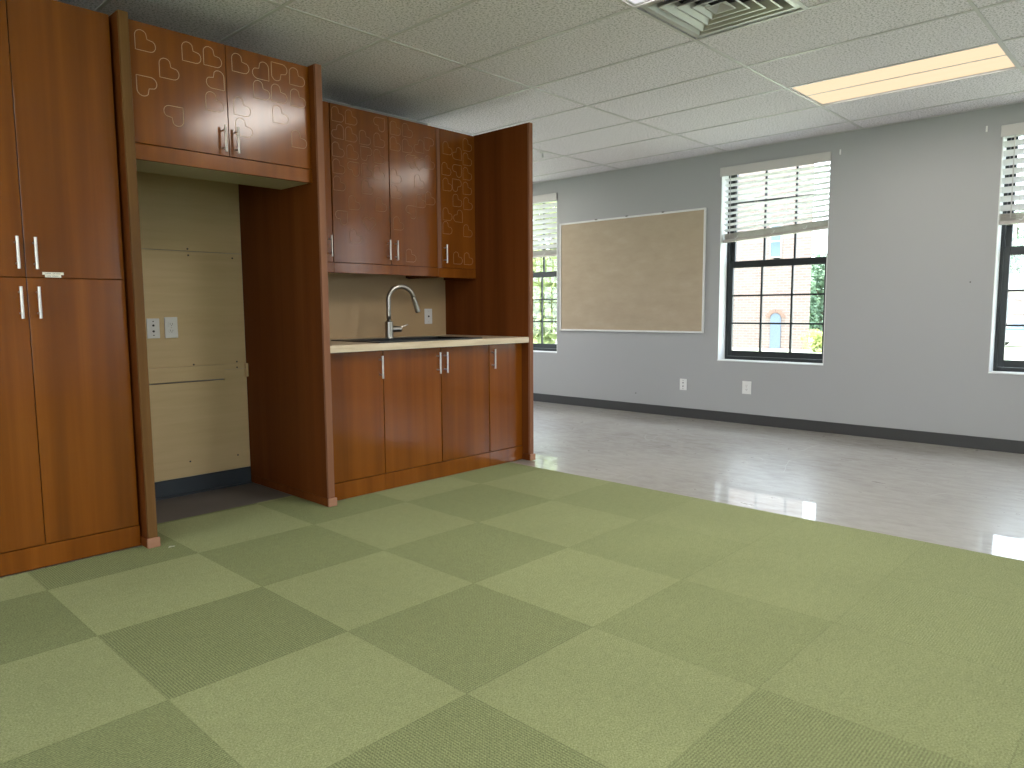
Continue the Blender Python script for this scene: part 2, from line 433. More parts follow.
# ================================================================== windows
def window(n, y0, y1):
    w = bpy.data.objects.new('window_%d' % n, None); C.objects.link(w); w.location = (XF + .137, (y0 + y1) / 2, WZ0)
    w['kind'] = 'structure'; w['label'] = {1: 'black framed window partly hidden by the end panel', 2: 'black framed double hung window right of the pin board', 3: 'black framed window cut off by the right edge', 4: 'unseen black framed window added for daylight farther right along the wall', 5: 'unseen black framed window added for daylight in the right corner'}[n]
    w['category'] = 'window'
    xa, xb = XF + .137, XF + .215
    f = MB()
    for bx in ((y0, y0 + .028, WZ0, WZ1), (y1 - .028, y1, WZ0, WZ1), (y0 + .028, y1 - .028, WZ0, WZ0 + .036), (y0 + .028, y1 - .028, WZ1 - .012, WZ1)):
        f.box(xa, xb, *bx, .002)
    f.build('frame', M['black_frame'], w)
    def sash(name, xs, z0, z1, railb, railt, gz0, gz1):
        s = MB(); ya, yb = y0 + .03, y1 - .03; st = .04
        s.box(xs, xs + .032, ya, ya + st, z0, z1, .002); s.box(xs, xs + .032, yb - st, yb, z0, z1, .002)
        s.box(xs, xs + .032, ya + st, yb - st, z0, z0 + railb, .002); s.box(xs, xs + .032, ya + st, yb - st, z1 - railt, z1, .002)
        o = s.build(name, M['black_frame'], w)
        g0, g1 = ya + st, yb - st; h0, h1 = z0 + railb, z1 - railt
        m = MB()
        for q in (1, 2):
            y = g0 + (g1 - g0) * q / 3; m.box(xs + .004, xs + .022, y - .009, y + .009, h0, h1)
            z = h0 + (h1 - h0) * q / 3; m.box(xs + .0045, xs + .0215, g0, g1, z - .008, z + .008)
        m.build('muntins', M['black_frame'], o)
        MB().box(xs + .024, xs + .028, g0 - .004, g1 + .004, h0 - .004, h1 + .004).build('pane', M['glass'], o)
    sash('lower_sash', XF + .139, WZ0 + .038, 1.548, .055, .065, 0, 0)
    sash('upper_sash', XF + .175, 1.5, WZ1 - .013, .047, .026, 0, 0)
    l = MB(); l.box(XF + .125, XF + .139, (y0 + y1) / 2 - .03, (y0 + y1) / 2 + .03, 1.548, 1.562, .003); l.build('sash_lock', M['black_frame'], w)
    r = MB(); e = .006
    r.box(XF + .001, XF + .137, y1 - e, y1 - .0005, WZ0, WZ1); r.box(XF + .001, XF + .137, y0 + .0005, y0 + e, WZ0, WZ1)
    r.box(XF - .006, XF + .137, y0 + .0005, y1 - .0005, WZ0 - .004, WZ0 + e)
    r.build('reveal', M['white_paint'], w)
    return w
for n, (a, c) in enumerate(WINS, 1): last = window(n, a, c)
for q, (c, y, rz, lab) in enumerate([(c, -4.737, -90, 'right side') for c in SIDE_R] + [(c, 7.937, 90, 'left side') for c in SIDE_L] + [(c, -3.337, 180, 'back') for c in SIDE_B]):  # unseen windows added in the other walls to brighten the room
    w = copy_tree(last); w.name = 'window_%d' % (6 + q); w.location = (c, y, WZ0) if rz != 180 else (y, c, WZ0); w.rotation_euler = (0, 0, math.radians(rz)); w['label'] = 'black framed window %s in the %s wall, out of view, added for daylight' % (['nearest the back', 'second from the back', 'nearest the far wall', 'behind the partition', 'beyond the end panel', 'in the far left corner', 'nearest the corner', 'second from the corner', 'third from the corner', 'fourth from the corner', 'fifth from the corner', 'nearest the cabinets'][q], lab)

def blind(y0, y1, zl, zr, ng, label, tilt):
    """white slatted blind drawn half way up; zl / zr: underside of its rail at the left (high y) and right end"""
    t = thing('window_blind', label, 'blind', (XF + .04, (y0 + y1) / 2, min(zl, zr)), 'blinds on the far wall windows')
    v = MB(); v.box(XF - .016, XF - .004, y0 - .003, y1 + .009, 2.342, 2.425, .003); v.box(XF - .004, XF - .001, y0 - .003, y0, 2.342, 2.42); v.box(XF - .0165, XF - .014, y0 - .003, y1 + .009, 2.405, 2.416)
    v.build('valance', M['valance'], t)
    h = MB(); h.box(XF + .01, XF + .065, y0 + .01, y1 - .01, 2.372, 2.415); h.build('headrail', M['white_paint'], t)
    ya, yb = y0 + .012, y1 - (.02 if tilt > -.4 else .007)
    rail_h = .024; stack_h = .058
    def slat(mb, z_r, z_l, tl, th=.0026):
        xm = XF + .042; hw = .025; n = 5
        top = []; bot = []
        for q in range(n + 1):
            f = q / n - .5; xx = xm + f * 2 * hw * math.cos(tl); dz = f * 2 * hw * math.sin(tl) + .003 * (1 - 4 * f * f)
            top.append((xx, dz + th / 2)); bot.append((xx, dz - th / 2))
        poly = top + bot[::-1]
        A = [mb.bm.verts.new((x, ya, z_r + z)) for x, z in poly]; B = [mb.bm.verts.new((x, yb, z_l + z)) for x, z in poly]
        mb.bm.faces.new(A); mb.bm.faces.new(B[::-1]); m = len(poly)
        for i in range(m): mb.bm.faces.new((A[i], B[i], B[(i + 1) % m], A[(i + 1) % m]))
    s = MB()
    zt = 2.372; zbl, zbr = zl + rail_h + stack_h, zr + rail_h + stack_h
    for q in range(0, ng + 1):
        f = (q + .15) / (ng + .75)
        slat(s, zt + (zbr - zt) * f, zt + (zbl - zt) * f, tilt)
    s.build('slats', M['slat'], t)
    s = MB()
    for q in range(8):
        d = rail_h + .004 + q * .0068; slat(s, zr + d, zl + d, .03 * random.uniform(-1, 1))
    s.build('stacked_slats', M['rail'], t)
    r = MB(); A = [(XF + .015, ya, zr), (XF + .069, ya, zr), (XF + .069, ya, zr + rail_h), (XF + .015, ya, zr + rail_h)]
    Bq = [(x, yb, z + zl - zr) for x, y, z in A]
    va = [r.bm.verts.new(p) for p in A]; vb = [r.bm.verts.new(p) for p in Bq]
    r.bm.faces.new(va); r.bm.faces.new(vb[::-1])
    for i in range(4): r.bm.faces.new((va[i], vb[i], vb[(i + 1) % 4], va[(i + 1) % 4]))
    r.build('bottom_rail', M['rail'], t)
    c = MB()
    for fy in (.12, .40, .68, .88) :
        y = ya + (yb - ya) * fy; zz = zr + (zl - zr) * fy
        for x in (XF + .014, XF + .07): c.cyl((x, y, zz), (x, y, 2.372), .0011, seg=6)
    c.build('ladder_cord', M['valance'], t)
    w = MB(); y = yb - .07; w.cyl((XF + .004, y, 2.36), (XF + .004, y - .004, zl + .04), .004, seg=8); w.build('tilt_wand', M['valance'], t)
    for fy in (.2, .5, .86):
        k = MB(); y = ya + (yb - ya) * fy; z = zr + (zl - zr) * fy
        k.tube([(XF + .012, y - .016, z + .05), (XF + .008, y - .01, z + .03), (XF + .006, y + .004, z + .022), (XF + .008, y + .014, z + .03)], .003, 6)
        k.build('cord_tassel', M['white_plastic'], t)
blind(5.43, 6.445, 1.71, 1.715, 9, 'white slatted blind half raised over the window beside the end panel', -.95)
blind(2.378, 3.392, 1.724, 1.78, 10, 'white slatted blind half raised over the window right of the board', -.30)
blind(.128, 1.142, 1.706, 1.712, 8, 'white slatted blind over the window at the right edge', -.9)

# ================================================================== cabinet building blocks
def bar_handle(parent, x, yf, z0, z1):
    """brushed bar pull with two posts, standing in front of a door face at y = yf"""
    b = MB(); yb = yf - .034
    b.cyl((x, yb, z0), (x, yb, z1), .0062, seg=16)
    L = z1 - z0
    for z in (z0 + L * .17, z1 - L * .17): b.cyl((x, yb, z), (x, yf + .001, z), .0045, seg=12)
    return b.build('handle', M['steel'], parent, smooth=False)
def door(parent, x0, x1, yf, z0, z1, mat=None, name='door'):
    b = MB(); b.box(x0 + .0016, x1 - .0016, yf, yf + .019, z0 + .0016, z1 - .0016, .0012)
    return b.build(name, mat or M['cherry'], parent)
def carcass(parent, x0, x1, yf, yb, z0, z1, mat, open_bottom=0):
    b = MB(); y = yf + .0195; t = .018
    b.box(x0, x0 + t, y, yb, z0, z1); b.box(x1 - t, x1, y, yb, z0, z1); b.box(x0 + t, x1 - t, yb - t, yb, z0 + open_bottom, z1)
    b.box(x0 + t, x1 - t, y, yb - t, z1 - t, z1); b.box(x0 + t, x1 - t, y, yb - t, z0 + open_bottom, z0 + open_bottom + t)
    b.box(x0 + t, x1 - t, y + .002, y + .02, z0 + open_bottom + t, z1 - t)
    return b.build('carcass', mat, parent)
def heart(mb, cx, cz, rot, y, s=.088):
    """heart outline: square corner at lower left, two round lobes (as cut by a router)"""
    q = s / 2; pts = []
    # corner (-q,-q); left lobe runs up, right lobe runs right; notch at upper right
    r = s * .30
    pts += [(-q, -q), (-q, -q + .28 * s), (-q, q - r)]
    for a in range(0, 9): 
        t = math.pi - a / 8 * (math.pi * .80); pts.append((-q + r + r * math.cos(t), q - r + r * math.sin(t)))
    pts.append((.09 * s, .10 * s))
    for a in range(0, 9):
        t = math.pi * .30 - a / 8 * (math.pi * .80); pts.append((q - r + r * math.cos(t), -q + r + r * math.sin(t)))
    pts += [(-q + .28 * s, -q)]
    a = math.radians(rot); ca, sa = math.cos(a), math.sin(a)
    P = [(cx + u * ca - v * sa, y, cz + u * sa + v * ca) for u, v in pts]
    mb.tube(P, .0017, 5, closed=True)
def hearts(parent, L, yf, mat='groove'):
    b = MB()
    for x, z, r in L: heart(b, x, z, r, yf + .0003)
    return b.build('heart_outlines', M[mat], parent, label='thin pale heart outlines cut into the door')

UL = [(1.339, 2.305, 0), (1.439, 2.206, 0), (1.336, 2.106, -90), (1.449, 1.998, 180), (1.546, 2.305, 0), (1.647, 2.309, 0), (1.655, 2.207, 90), (1.648, 2.101, 0)]
UR = [(1.787, 2.312, 0), (1.893, 2.304, 90), (1.787, 2.105, 0), (1.895, 2.207, 0), (1.997, 2.316, -90), (1.992, 2.21, 0), (2.098, 2.315, 0), (2.1, 2.208, 0), (1.995, 2.105, 0), (2.098, 1.997, 0), (1.793, 2.005, 0)]
D1 = [(2.666, 2.322, 0), (2.662, 2.218, 90), (2.663, 2.106, 0), (2.664, 2.002, 0), (2.665, 1.897, 0), (2.767, 2.321, 0), (2.764, 2.215, 0), (2.77, 2.106, 0), (2.772, 2.0, 180), (2.869, 2.212, 0), (2.876, 2.11, -90), (2.878, 2.006, 0), (2.879, 1.898, 0), (2.985, 2.316, 180), (2.983, 2.214, 0), (2.979, 2.108, 0), (2.976, 2.003, 0), (2.774, 1.787, 0), (2.672, 1.683, 180), (2.777, 1.576, 0), (2.888, 1.677, 45), (2.986, 1.796, 0)]
D2 = [(3.119, 2.315, 0), (3.221, 2.318, 0), (3.116, 2.212, 0), (3.218, 2.214, 0), (3.319, 2.23, 90), (3.41, 2.254, -90), (3.243, 2.113, 180), (3.321, 2.124, 45), (3.116, 1.998, 0), (3.116, 1.895, 0), (3.415, 2.131, 0), (3.318, 1.989, 0), (3.129, 1.685, 0), (3.231, 1.473, 0), (3.329, 1.855, 0), (3.415, 1.883, 0), (3.238, 1.77, 180)]
D3 = [(3.781, 2.309, 0), (3.585, 2.256, 0), (3.676, 2.233, 90), (3.78, 2.205, 0), (3.572, 2.108, 0), (3.674, 2.107, 180), (3.778, 2.10, 0), (3.58, 1.999, 0), (3.672, 2.002, -90), (3.776, 1.993, 0), (3.576, 1.788, 0), (3.574, 1.69, 0), (3.675, 1.895, 0), (3.781, 1.883, 0), (3.679, 1.784, 90), (3.777, 1.683, 0), (3.673, 1.477, 0), (3.78, 1.477, 0)]

# ------------------------------------------------------------------ tall cabinet
XS = .818
t = thing('tall_cabinet', 'tall cherry wood storage cupboard at the left edge with four doors', 'cabinet', (.82, 3.95, 0))
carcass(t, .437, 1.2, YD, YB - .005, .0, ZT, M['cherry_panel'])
MB().box(.439, 1.2, YD, YD + .019, .0, .096, .001).build('base_rail', M['cherry'], t)
for x0, x1, z0, z1, hx, h0, h1 in ((.439, XS, .098, 1.236, .789, 1.066, 1.198), (XS, 1.199, .098, 1.236, .8525, 1.066, 1.198),
                                  (.439, XS, 1.236, ZT, .788, 1.27, 1.401), (XS, 1.199, 1.236, ZT, .852, 1.27, 1.401)):
    d = door(t, x0, x1, YD, z0, z1); bar_handle(d, hx, YD, h0, h1)
    if z0 > 1 and x0 > .6:
        l = MB(); l.box(.877, .956, YD - .0006, YD, 1.2498, 1.2605); l.box(.886, .946, YD - .0006, YD, 1.2385, 1.2496)
        lab = l.build('label_strip', M['label'], d, label='two lines of cream label tape')
        k = MB()
        def word(xa, n, z):
            for q in range(n):
                hgt = .0046 * random.uniform(.7, 1.1); xx = xa + q * .0033
                k.box(xx, xx + .0011, YD - .0009, YD - .0005, z, z + hgt); 
                if q % 2: k.box(xx, xx + .0024, YD - .0009, YD - .0005, z + hgt * .45, z + hgt * .65)
        word(.887, 7, 1.2528); word(.916, 9, 1.2528); word(.893, 5, 1.2418); word(.913, 7, 1.2418)
        k.build('lettering', M['ink'], lab)

# ------------------------------------------------------------------ tall side panels
def side_panel(x0, x1, label, edge, yb=YB, trim=YB - .02):
    t = thing('side_panel', label, 'panel', ((x0 + x1) / 2, (YP + yb) / 2, 0))
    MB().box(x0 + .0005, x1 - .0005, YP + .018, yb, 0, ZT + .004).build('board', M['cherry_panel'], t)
    MB().box(x0, x1, YP, YP + .018, 0, ZT + .005, .003, 2).build('edge_strip', edge, t)
    b = MB(); b.box(x0 - .009, x0, YP - .006, trim, 0.0005, .046, .002); b.build('base_trim', M['cherry_panel'], t)
    b = MB(); b.box(x0 - .009, x1 + .006, YP - .013, YP - .0002, 0.0005, .046, .003, 2); b.build('foot_block', M['end_grain'], t, label='short pale end block at the foot of the panel')
    return t
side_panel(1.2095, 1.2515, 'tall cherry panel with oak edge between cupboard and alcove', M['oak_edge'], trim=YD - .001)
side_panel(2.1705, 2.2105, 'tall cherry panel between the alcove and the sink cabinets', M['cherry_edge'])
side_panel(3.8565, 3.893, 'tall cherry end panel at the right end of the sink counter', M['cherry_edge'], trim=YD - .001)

# ------------------------------------------------------------------ cabinet above the alcove
YU = 3.53
t = thing('wall_cabinet', 'cherry two door cabinet with carved hearts above the empty alcove', 'cabinet', (1.711, 3.69, 1.78))
x0, x1 = 1.252, 2.170
b = MB(); y = YU + .0195; tk = .018
b.box(x0, x0 + tk, y, 3.853, 1.79, ZT); b.box(x1 - tk, x1, y, 3.853, 1.79, ZT); b.box(x0 + tk, x1 - tk, 3.835, 3.853, 1.79, ZT); b.box(x0 + tk, x1 - tk, y, 3.835, ZT - tk, ZT); b.box(x0 + tk, x1 - tk, y, y + .015, 1.83, ZT - tk)
b.build('carcass', M['cherry_panel'], t)
MB().box(x0, x1, y, 3.86, 1.783, 1.80).build('underside', M['interior'], t, label='pale laminate underside')
MB().box(x0, x1, YU, y - .0004, 1.779, 1.8485, .001).build('bottom_rail', M['cherry'], t)
d = door(t, x0, 1.7115, YU, 1.851, ZT); bar_handle(d, 1.680, YU, 1.867, 1.993); hearts(d, UL, YU)
d = door(t, 1.7115, x1, YU, 1.851, ZT); bar_handle(d, 1.744, YU, 1.867, 1.993); hearts(d, UR, YU)

# ------------------------------------------------------------------ wall cabinets over the sink
YS = 4.02
def wall_unit(x0, x1, doors, label, zb=1.335):
    t = thing('wall_cabinet', label, 'cabinet', ((x0 + x1) / 2, 4.2, zb), 'wall cabinets over the sink')
    carcass(t, x0, x1, YS, 4.372, zb, ZT, M['cherry_panel'], .045)
    MB().box(x0 + .0008, x1 - .0008, YS, YS + .019, zb, 1.398, .001).build('bottom_rail', M['cherry'], t)
    for a, c, hx, L in doors:
        d = door(t, a, c, YS, 1.400, ZT); bar_handle(d, hx, YS, 1.433, 1.566)
        if L: hearts(d, L, YS, 'groove_faint')
    return t
wall_unit(2.2115, 2.6055, [(2.213, 2.604, 2.574, None)], 'cherry wall cabinet directly right of the alcove panel, mostly hidden')
wall_unit(2.6065, 3.4785, [(2.608, 3.057, 3.030, D1), (3.060, 3.477, 3.0925, D2)], 'cherry two door wall cabinet with carved hearts above the faucet')
t = wall_unit(3.4795, 3.8555, [(3.513, 3.8545, 3.538, D3)], 'narrow cherry wall cabinet with carved hearts beside the end panel', 1.330)
MB().box(3.4805, 3.5115, YS, YS + .019, 1.3995, ZT - .001, .001).build('stile', M['cherry_edge'], t)

# ------------------------------------------------------------------ base cabinets
def base_unit(x0, x1, doors, label):
    t = thing('base_cabinet', label, 'cabinet', ((x0 + x1) / 2, 3.95, 0), 'base cabinets under the counter')
    carcass(t, x0, x1, YD, 4.372, 0, .715, M['cherry_panel'])
    MB().box(x0 + .0005, x1 - .0005, YD, YD + .019, .0005, .101, .001).build('base_rail', M['cherry'], t)
    b = MB(); b.box(x0, x1, YD + .0195, YD + .05, .715, .8555); b.build('top_rail', M['cherry_panel'], t)
    for a, c, hx in doors:
        d = door(t, a, c, YD, .103, .854); bar_handle(d, hx, YD, .688, .823)
    return t
base_unit(2.2115, 2.6185, [(2.2125, 2.618, 2.592)], 'cherry base cabinet below the left end of the sink counter')
base_unit(2.6195, 3.5165, [(2.620, 3.077, 3.0455), (3.080, 3.516, 3.106)], 'wide two door cherry base cabinet under the black sink')
base_unit(3.5175, 3.8555, [(3.519, 3.852, 3.5445)], 'narrow cherry base cabinet below the right end of the counter')

# ------------------------------------------------------------------ counter, sink, faucet
SX0, SX1, SY0, SY1 = 2.60, 3.455, 3.545, 4.07
b = MB(); z0, z1 = .858, .8985
e = .022
for bx in ((2.212, SX0 + e, 3.482, 4.374), (SX1 - e, 3.8555, 3.482, 4.374), (SX0 + e, SX1 - e, 3.482, SY0 + e), (SX0 + e, SX1 - e, SY1 - e, 4.374)):
    b.box(*bx, z0, z1)
bmesh.ops.remove_doubles(b.bm, verts=b.bm.verts[:], dist=.0002)
b.box(2.212, 3.8555, 3.478, 3.4822, z0 + .002, z1 - .002)
o = b.build('countertop', M['counter']); tag(o, 'pale wood look countertop with black sink in it', 'countertop')

t = thing('sink', 'black drop-in sink set into the pale countertop', 'sink', ((SX0 + SX1) / 2, (SY0 + SY1) / 2, .70))
b = MB(); bx0, bx1, by0, by1 = SX0 + .04, SX1 - .04, SY0 + .04, SY1 - .11
zr = .8985
for q in ((SX0, bx0, SY0, SY1), (bx1, SX1, SY0, SY1), (bx0, bx1, SY0, by0), (bx0, bx1, by1, SY1)): b.box(*q, zr, zr + .007)
bmesh.ops.remove_doubles(b.bm, verts=b.bm.verts[:], dist=.0002)
b.build('rim', M['black_sink'], t)
b = MB(); zb = .73; tk = .005
b.box(bx0 - tk, bx0, by0 - tk, by1 + tk, zb, zr + .003); b.box(bx1, bx1 + tk, by0 - tk, by1 + tk, zb, zr + .003); b.box(bx0, bx1, by0 - tk, by0, zb, zr + .003); b.box(bx0, bx1, by1, by1 + tk, zb, zr + .003); b.box(bx0, bx1, by0, by1, zb, zb + tk)
b.build('basin', M['black_sink'], t)
b = MB(); b.cyl(((bx0 + bx1) / 2, (by0 + by1) / 2, zb + tk), ((bx0 + bx1) / 2, (by0 + by1) / 2, zb + tk + .004), .045, .04, 24); b.build('drain', M['steel'], t)

FX, FY, FZ = 3.016, 4.005, zr + .0072
t = thing('faucet', 'satin gooseneck kitchen faucet standing on the black sink', 'faucet', (FX, FY, FZ))
b = MB(); b.cyl((FX, FY, FZ), (FX, FY, FZ + .006), .031, .029, 28); b.cyl((FX, FY, FZ + .006), (FX, FY, 1.016), .0285, .0275, 28); b.cyl((FX, FY, 1.016), (FX, FY, 1.021), .0275, .017, 28)
b.build('body', M['chrome'], t, smooth=False)
dirx = Vector((.97, -.24, 0)).normalized(); R = .094
pts = [(FX, FY, z) for z in (1.018, 1.06, 1.10, 1.14)]
zc = 1.162
for q in range(0, 15):
    a = math.pi - q / 14 * math.radians(167); pts.append(tuple(Vector((FX, FY, zc)) + dirx * (R + R * math.cos(a)) + Vector((0, 0, R * math.sin(a)))))
b = MB(); b.tube(pts, .0158, 16); b.build('spout', M['chrome'], t, smooth=True)
p1 = Vector(pts[-1]); dn = (Vector(pts[-1]) - Vector(pts[-2])).normalized()
b = MB(); b.cyl(p1, p1 + dn * .012, .016, .0175, 20); b.cyl(p1 + dn * .012, p1 + dn * .105, .0175, .0195, 20); b.cyl(p1 + dn * .105, p1 + dn * .11, .0195, .014, 20)
b.build('spray_head', M['chrome'], t)
b = MB(); hz = .966; b.cyl((FX + .02, FY - .005, hz), (FX + .085, FY - .022, hz), .021, .0195, 22); b.tube([(FX + .075, FY - .02, hz + .008), (FX + .10, FY - .028, hz + .017), (FX + .135, FY - .036, hz + .03)], [.0062, .005, .004], 10)
b.build('lever', M['chrome'], t)

o = MB().box(2.2112, 3.8558, 4.374, 4.386, .60, 1.40).build('backsplash_panel', M['backsplash']); tag(o, 'plain tan backsplash panel behind the faucet', 'backsplash')

# ------------------------------------------------------------------ plywood lining of the alcove
def screws(parent, L):
    for x, z in L:
        MB().cyl((x, YB - .0012, z), (x, YB + .002, z), .0055, seg=12).build('screw', M['screw'], parent)
PX0, PX1 = 1.2525, 2.1695
b = MB(); b.box(PX0, PX1, YB, YB + .012, 1.4505, 2.36); o = b.build('plywood_sheet', M['plywood']); tag(o, 'shadowed upper plywood sheet at the back of the alcove', 'plywood', 'plywood lining the alcove'); screws(o, [(1.837, 1.462)])
b = MB(); b.box(PX0, PX1, YB, YB + .012, .7665, 1.4475); o = b.build('plywood_sheet', M['plywood']); tag(o, 'middle plywood sheet in the alcove carrying the two outlets', 'plywood', 'plywood lining the alcove'); screws(o, [(1.84, 1.425), (2.11, 1.42), (1.84, .775), (2.11, .778)])
b = MB(); b.box(PX0, 2.026, YB - .008, YB + .012, .678, .7655, .001); b.box(2.026, PX1, YB, YB + .012, .733, .7655); o = b.build('plywood_strip', M['plywood']); tag(o, 'narrow plywood strip shadowing the sheet below it in the alcove', 'plywood', 'plywood lining the alcove'); screws(o, [(2.11, .742)])
b = MB(); b.box(PX0, 2.026, YB, YB + .012, .1, .670); b.box(2.026, PX1, YB, YB + .012, .1, .731); o = b.build('plywood_sheet', M['plywood']); tag(o, 'lowest plywood sheet in the alcove above the dark baseboard', 'plywood', 'plywood lining the alcove'); screws(o, [(1.79, .19), (2.09, .185)])
o = MB().box(2.155, 2.1695, YB - .03, YB - .0005, .682, .766, .001).build('wood_block', M['plywood']); tag(o, 'small pale wood block in the right back corner of the alcove', 'block')

# ------------------------------------------------------------------ outlets
def plate(name, label, cat, c, axis, w, h, kind, group=None):
    """wall plate; axis 'y': faces -y at y=c[1]; axis 'x': faces -x at x=c[0]"""
    t = thing(name, label, cat, c, group)
    def bx(u0, u1, v0, v1, d0, d1, bev=0):
        m = MB()
        if axis == 'y': m.box(c[0] + u0, c[0] + u1, c[1] - d1, c[1] - d0, c[2] + v0, c[2] + v1, bev)
        else: m.box(c[0] - d1, c[0] - d0, c[1] + u0, c[1] + u1, c[2] + v0, c[2] + v1, bev)
        return m
    bx(-w / 2, w / 2, -h / 2, h / 2, -.002, .0065, .0018).build('plate', M['white_plastic'], t)
    def hole(u, v, r):
        m = MB()
        if axis == 'y': m.cyl((c[0] + u, c[1] - .0095, c[2] + v), (c[0] + u, c[1] - .006, c[2] + v), r, seg=12)
        else: m.cyl((c[0] - .0095, c[1] + u, c[2] + v), (c[0] - .006, c[1] + u, c[2] + v), r, seg=12)
        return m
    if kind == 'duplex':
        for s in (-1, 1):
            f = bx(-.0165, .0165, s * .0195 - .0135, s * .0195 + .0135, .006, .0085, .0022).build('socket', M['white_plastic'], t)
            bx(-.0075, -.0055, s * .0195 - .002, s * .0195 + .007, .0084, .0088).build('slot', M['dark'], f)
            bx(.0055, .0075, s * .0195 - .002, s * .0195 + .006, .0084, .0088).build('slot', M['dark'], f)
            hole(0, s * .0195 - .007, .0022).build('ground_hole', M['dark'], f)
        hole(0, 0, .003).build('screw', M['steel'], t)
    elif kind == 'jacks':
        for s in (-1, 1):
            hole(0, s * .017, .0062).build('jack', M['dark'], t); hole(0, s * .04, .0034).build('screw', M['screw'], t)
    else:
        hole(0, 0, .0075).build('jack', M['dark'], t)
        for s in (-1, 1): hole(0, s * .04, .0028).build('screw', M['steel'], t)
    return t
plate('jack_plate', 'white plate with two dark jacks, left of the pair in the alcove', 'wall plate', (1.6175, YB, .997), 'y', .070, .114, 'jacks')
plate('power_outlet', 'white power outlet, right of the pair in the alcove', 'outlet', (1.7185, YB, 1.0), 'y', .074, .122, 'duplex')
plate('jack_plate', 'white plate with one dark hole on the tan backsplash', 'wall plate', (3.673, 4.374, 1.046), 'y', .074, .118, 'single')
plate('jack_plate', 'small white jack plate low on the grey wall under the board', 'wall plate', (XF, 3.761, .330), 'x', .078, .114, 'jacks')
plate('power_outlet', 'white power outlet low on the grey wall below the window blind', 'outlet', (XF, 3.082, .344), 'x', .088, .122, 'duplex')

# ------------------------------------------------------------------ pin board
t = thing('pin_board', 'large tan pin board in a thin pale frame on the grey wall', 'board', (XF, 4.46, .855))
y0, y1, z0, z1 = 3.542, 5.376, .853, 2.070; fw = .018
b = MB()
b.box(XF - .02, XF - .0005, y0, y0 + fw, z0, z1, .002); b.box(XF - .02, XF - .0005, y1 - fw, y1, z0, z1, .002)
b.box(XF - .02, XF - .0005, y0 + fw, y1 - fw, z0, z0 + fw, .002); b.box(XF - .02, XF - .0005, y0 + fw, y1 - fw, z1 - fw, z1, .002)
b.build('frame', M['board_frame'], t)
MB().box(XF - .012, XF - .001, y0 + fw, y1 - fw, z0 + fw, z1 - fw).build('face', M['cork'], t)
for y in (4.86, 4.46, 4.02):
    MB().box(XF - .024, XF - .004, y - .012, y + .012, z1 - .004, z1 + .006, .001).build('clip', M['screw'], t)

# ------------------------------------------------------------------ small wall bits
def cleat(y, z, label):
    t = MB(); t.box(XF - .006, XF, y - .006, y + .006, z - .022, z + .022, .002); t.cyl((XF - .018, y, z - .012), (XF - .004, y, z - .012), .004, seg=10)
    tag(t.build('wall_hook', M['white_plastic']), label, 'hook')
cleat(2.302, 2.41, 'small white hook right of the blind beside the board window')
cleat(1.245, 2.419, 'small white hook left of the blind at the right edge')
for y, z, lab in ((4.33, .2, 'dark nail low in the grey wall below the board'), (1.294, 1.284, 'tiny nail in the grey wall left of the right edge window')):
    tag(MB().cyl((XF - .008, y, z), (XF + .004, y, z), .005, seg=10).build('nail', M['screw']), lab, 'nail')
b = MB(); b.quad((1.27, 3.405, .001), (1.30, 3.40, .003), (1.305, 3.415, .001), (1.28, 3.42, .004)); bmesh.ops.solidify(b.bm, geom=b.bm.faces[:], thickness=.0008)
tag(b.build('paper_scrap', M['scrap']), 'tiny pale paper scrap on the carpet by the oak edged panel', 'scrap')

# ================================================================== ceiling fixtures
def troffer(x0, y0, label, lens='lens', power=11):
    x1, y1 = x0 + .6096, y0 + 1.2192
    t = thing('ceiling_light', label, 'ceiling light', ((x0 + x1) / 2, (y0 + y1) / 2, H), 'recessed ceiling lights')
    f = MB(); e = .004; u, v = .012, .016
    z0, z1 = H + .0062, H + .02
    f.box(x0 + e, x0 + e + u, y0 + e, y1 - e, z0, z1); f.box(x1 - e - u, x1 - e, y0 + e, y1 - e, z0, z1)
    f.box(x0 + e + u, x1 - e - u, y0 + e, y0 + e + v, z0, z1); f.box(x0 + e + u, x1 - e - u, y1 - e - v, y1 - e, z0, z1)
    f.box(x0 + .004, x1 - .004, y0 + .004, y1 - .004, H + .07, H + .10)
    f.build('frame', M['grid'], t)
    xm = (x0 + x1) / 2
    for a, c in ((x0 + e + u, xm - .006), (xm + .006, x1 - e - u)):
        MB().box(a, c, y0 + e + v, y1 - e - v, H + .011, H + .016).build('lens', M[lens], t)
    MB().box(xm - .006, xm + .006, y0 + e + v, y1 - e - v, H + .009, H + .016).build('center_bar', M['grid'], t)
    ld = bpy.data.lights.new('lamp', 'AREA'); ld.shape = 'RECTANGLE'; ld.size = .54; ld.size_y = 1.1; ld.energy = power; ld.color = (1, .945, .87)
    lo = bpy.data.objects.new('lamp', ld); C.objects.link(lo); lo.parent = t; lo.location = (0, 0, .007)
    return t
labs = ['ceiling light behind the air vent, only its corner in view', 'lit rectangular ceiling light with cream lens near the window wall', 'unseen ceiling light added over the carpet right of the viewpoint', 'unseen ceiling light added at the back of the room on the right',
        'unseen ceiling light added in the right corner by the window wall', 'unseen ceiling light added at the back of the room on the left', 'unseen ceiling light added behind the cabinet partition', 'unseen ceiling light added near the window behind the end panel']
for (x, y), lab in zip(LIGHTS, labs): troffer(x, y, lab, 'lens_white' if (x, y) == LIGHTS[0] else 'lens', 13 if x > 4 and y < 4 else (26 if y > 4 else (29 if (x, y) == LIGHTS[0] else (36 if x < 1 and y < 1 else 22))))

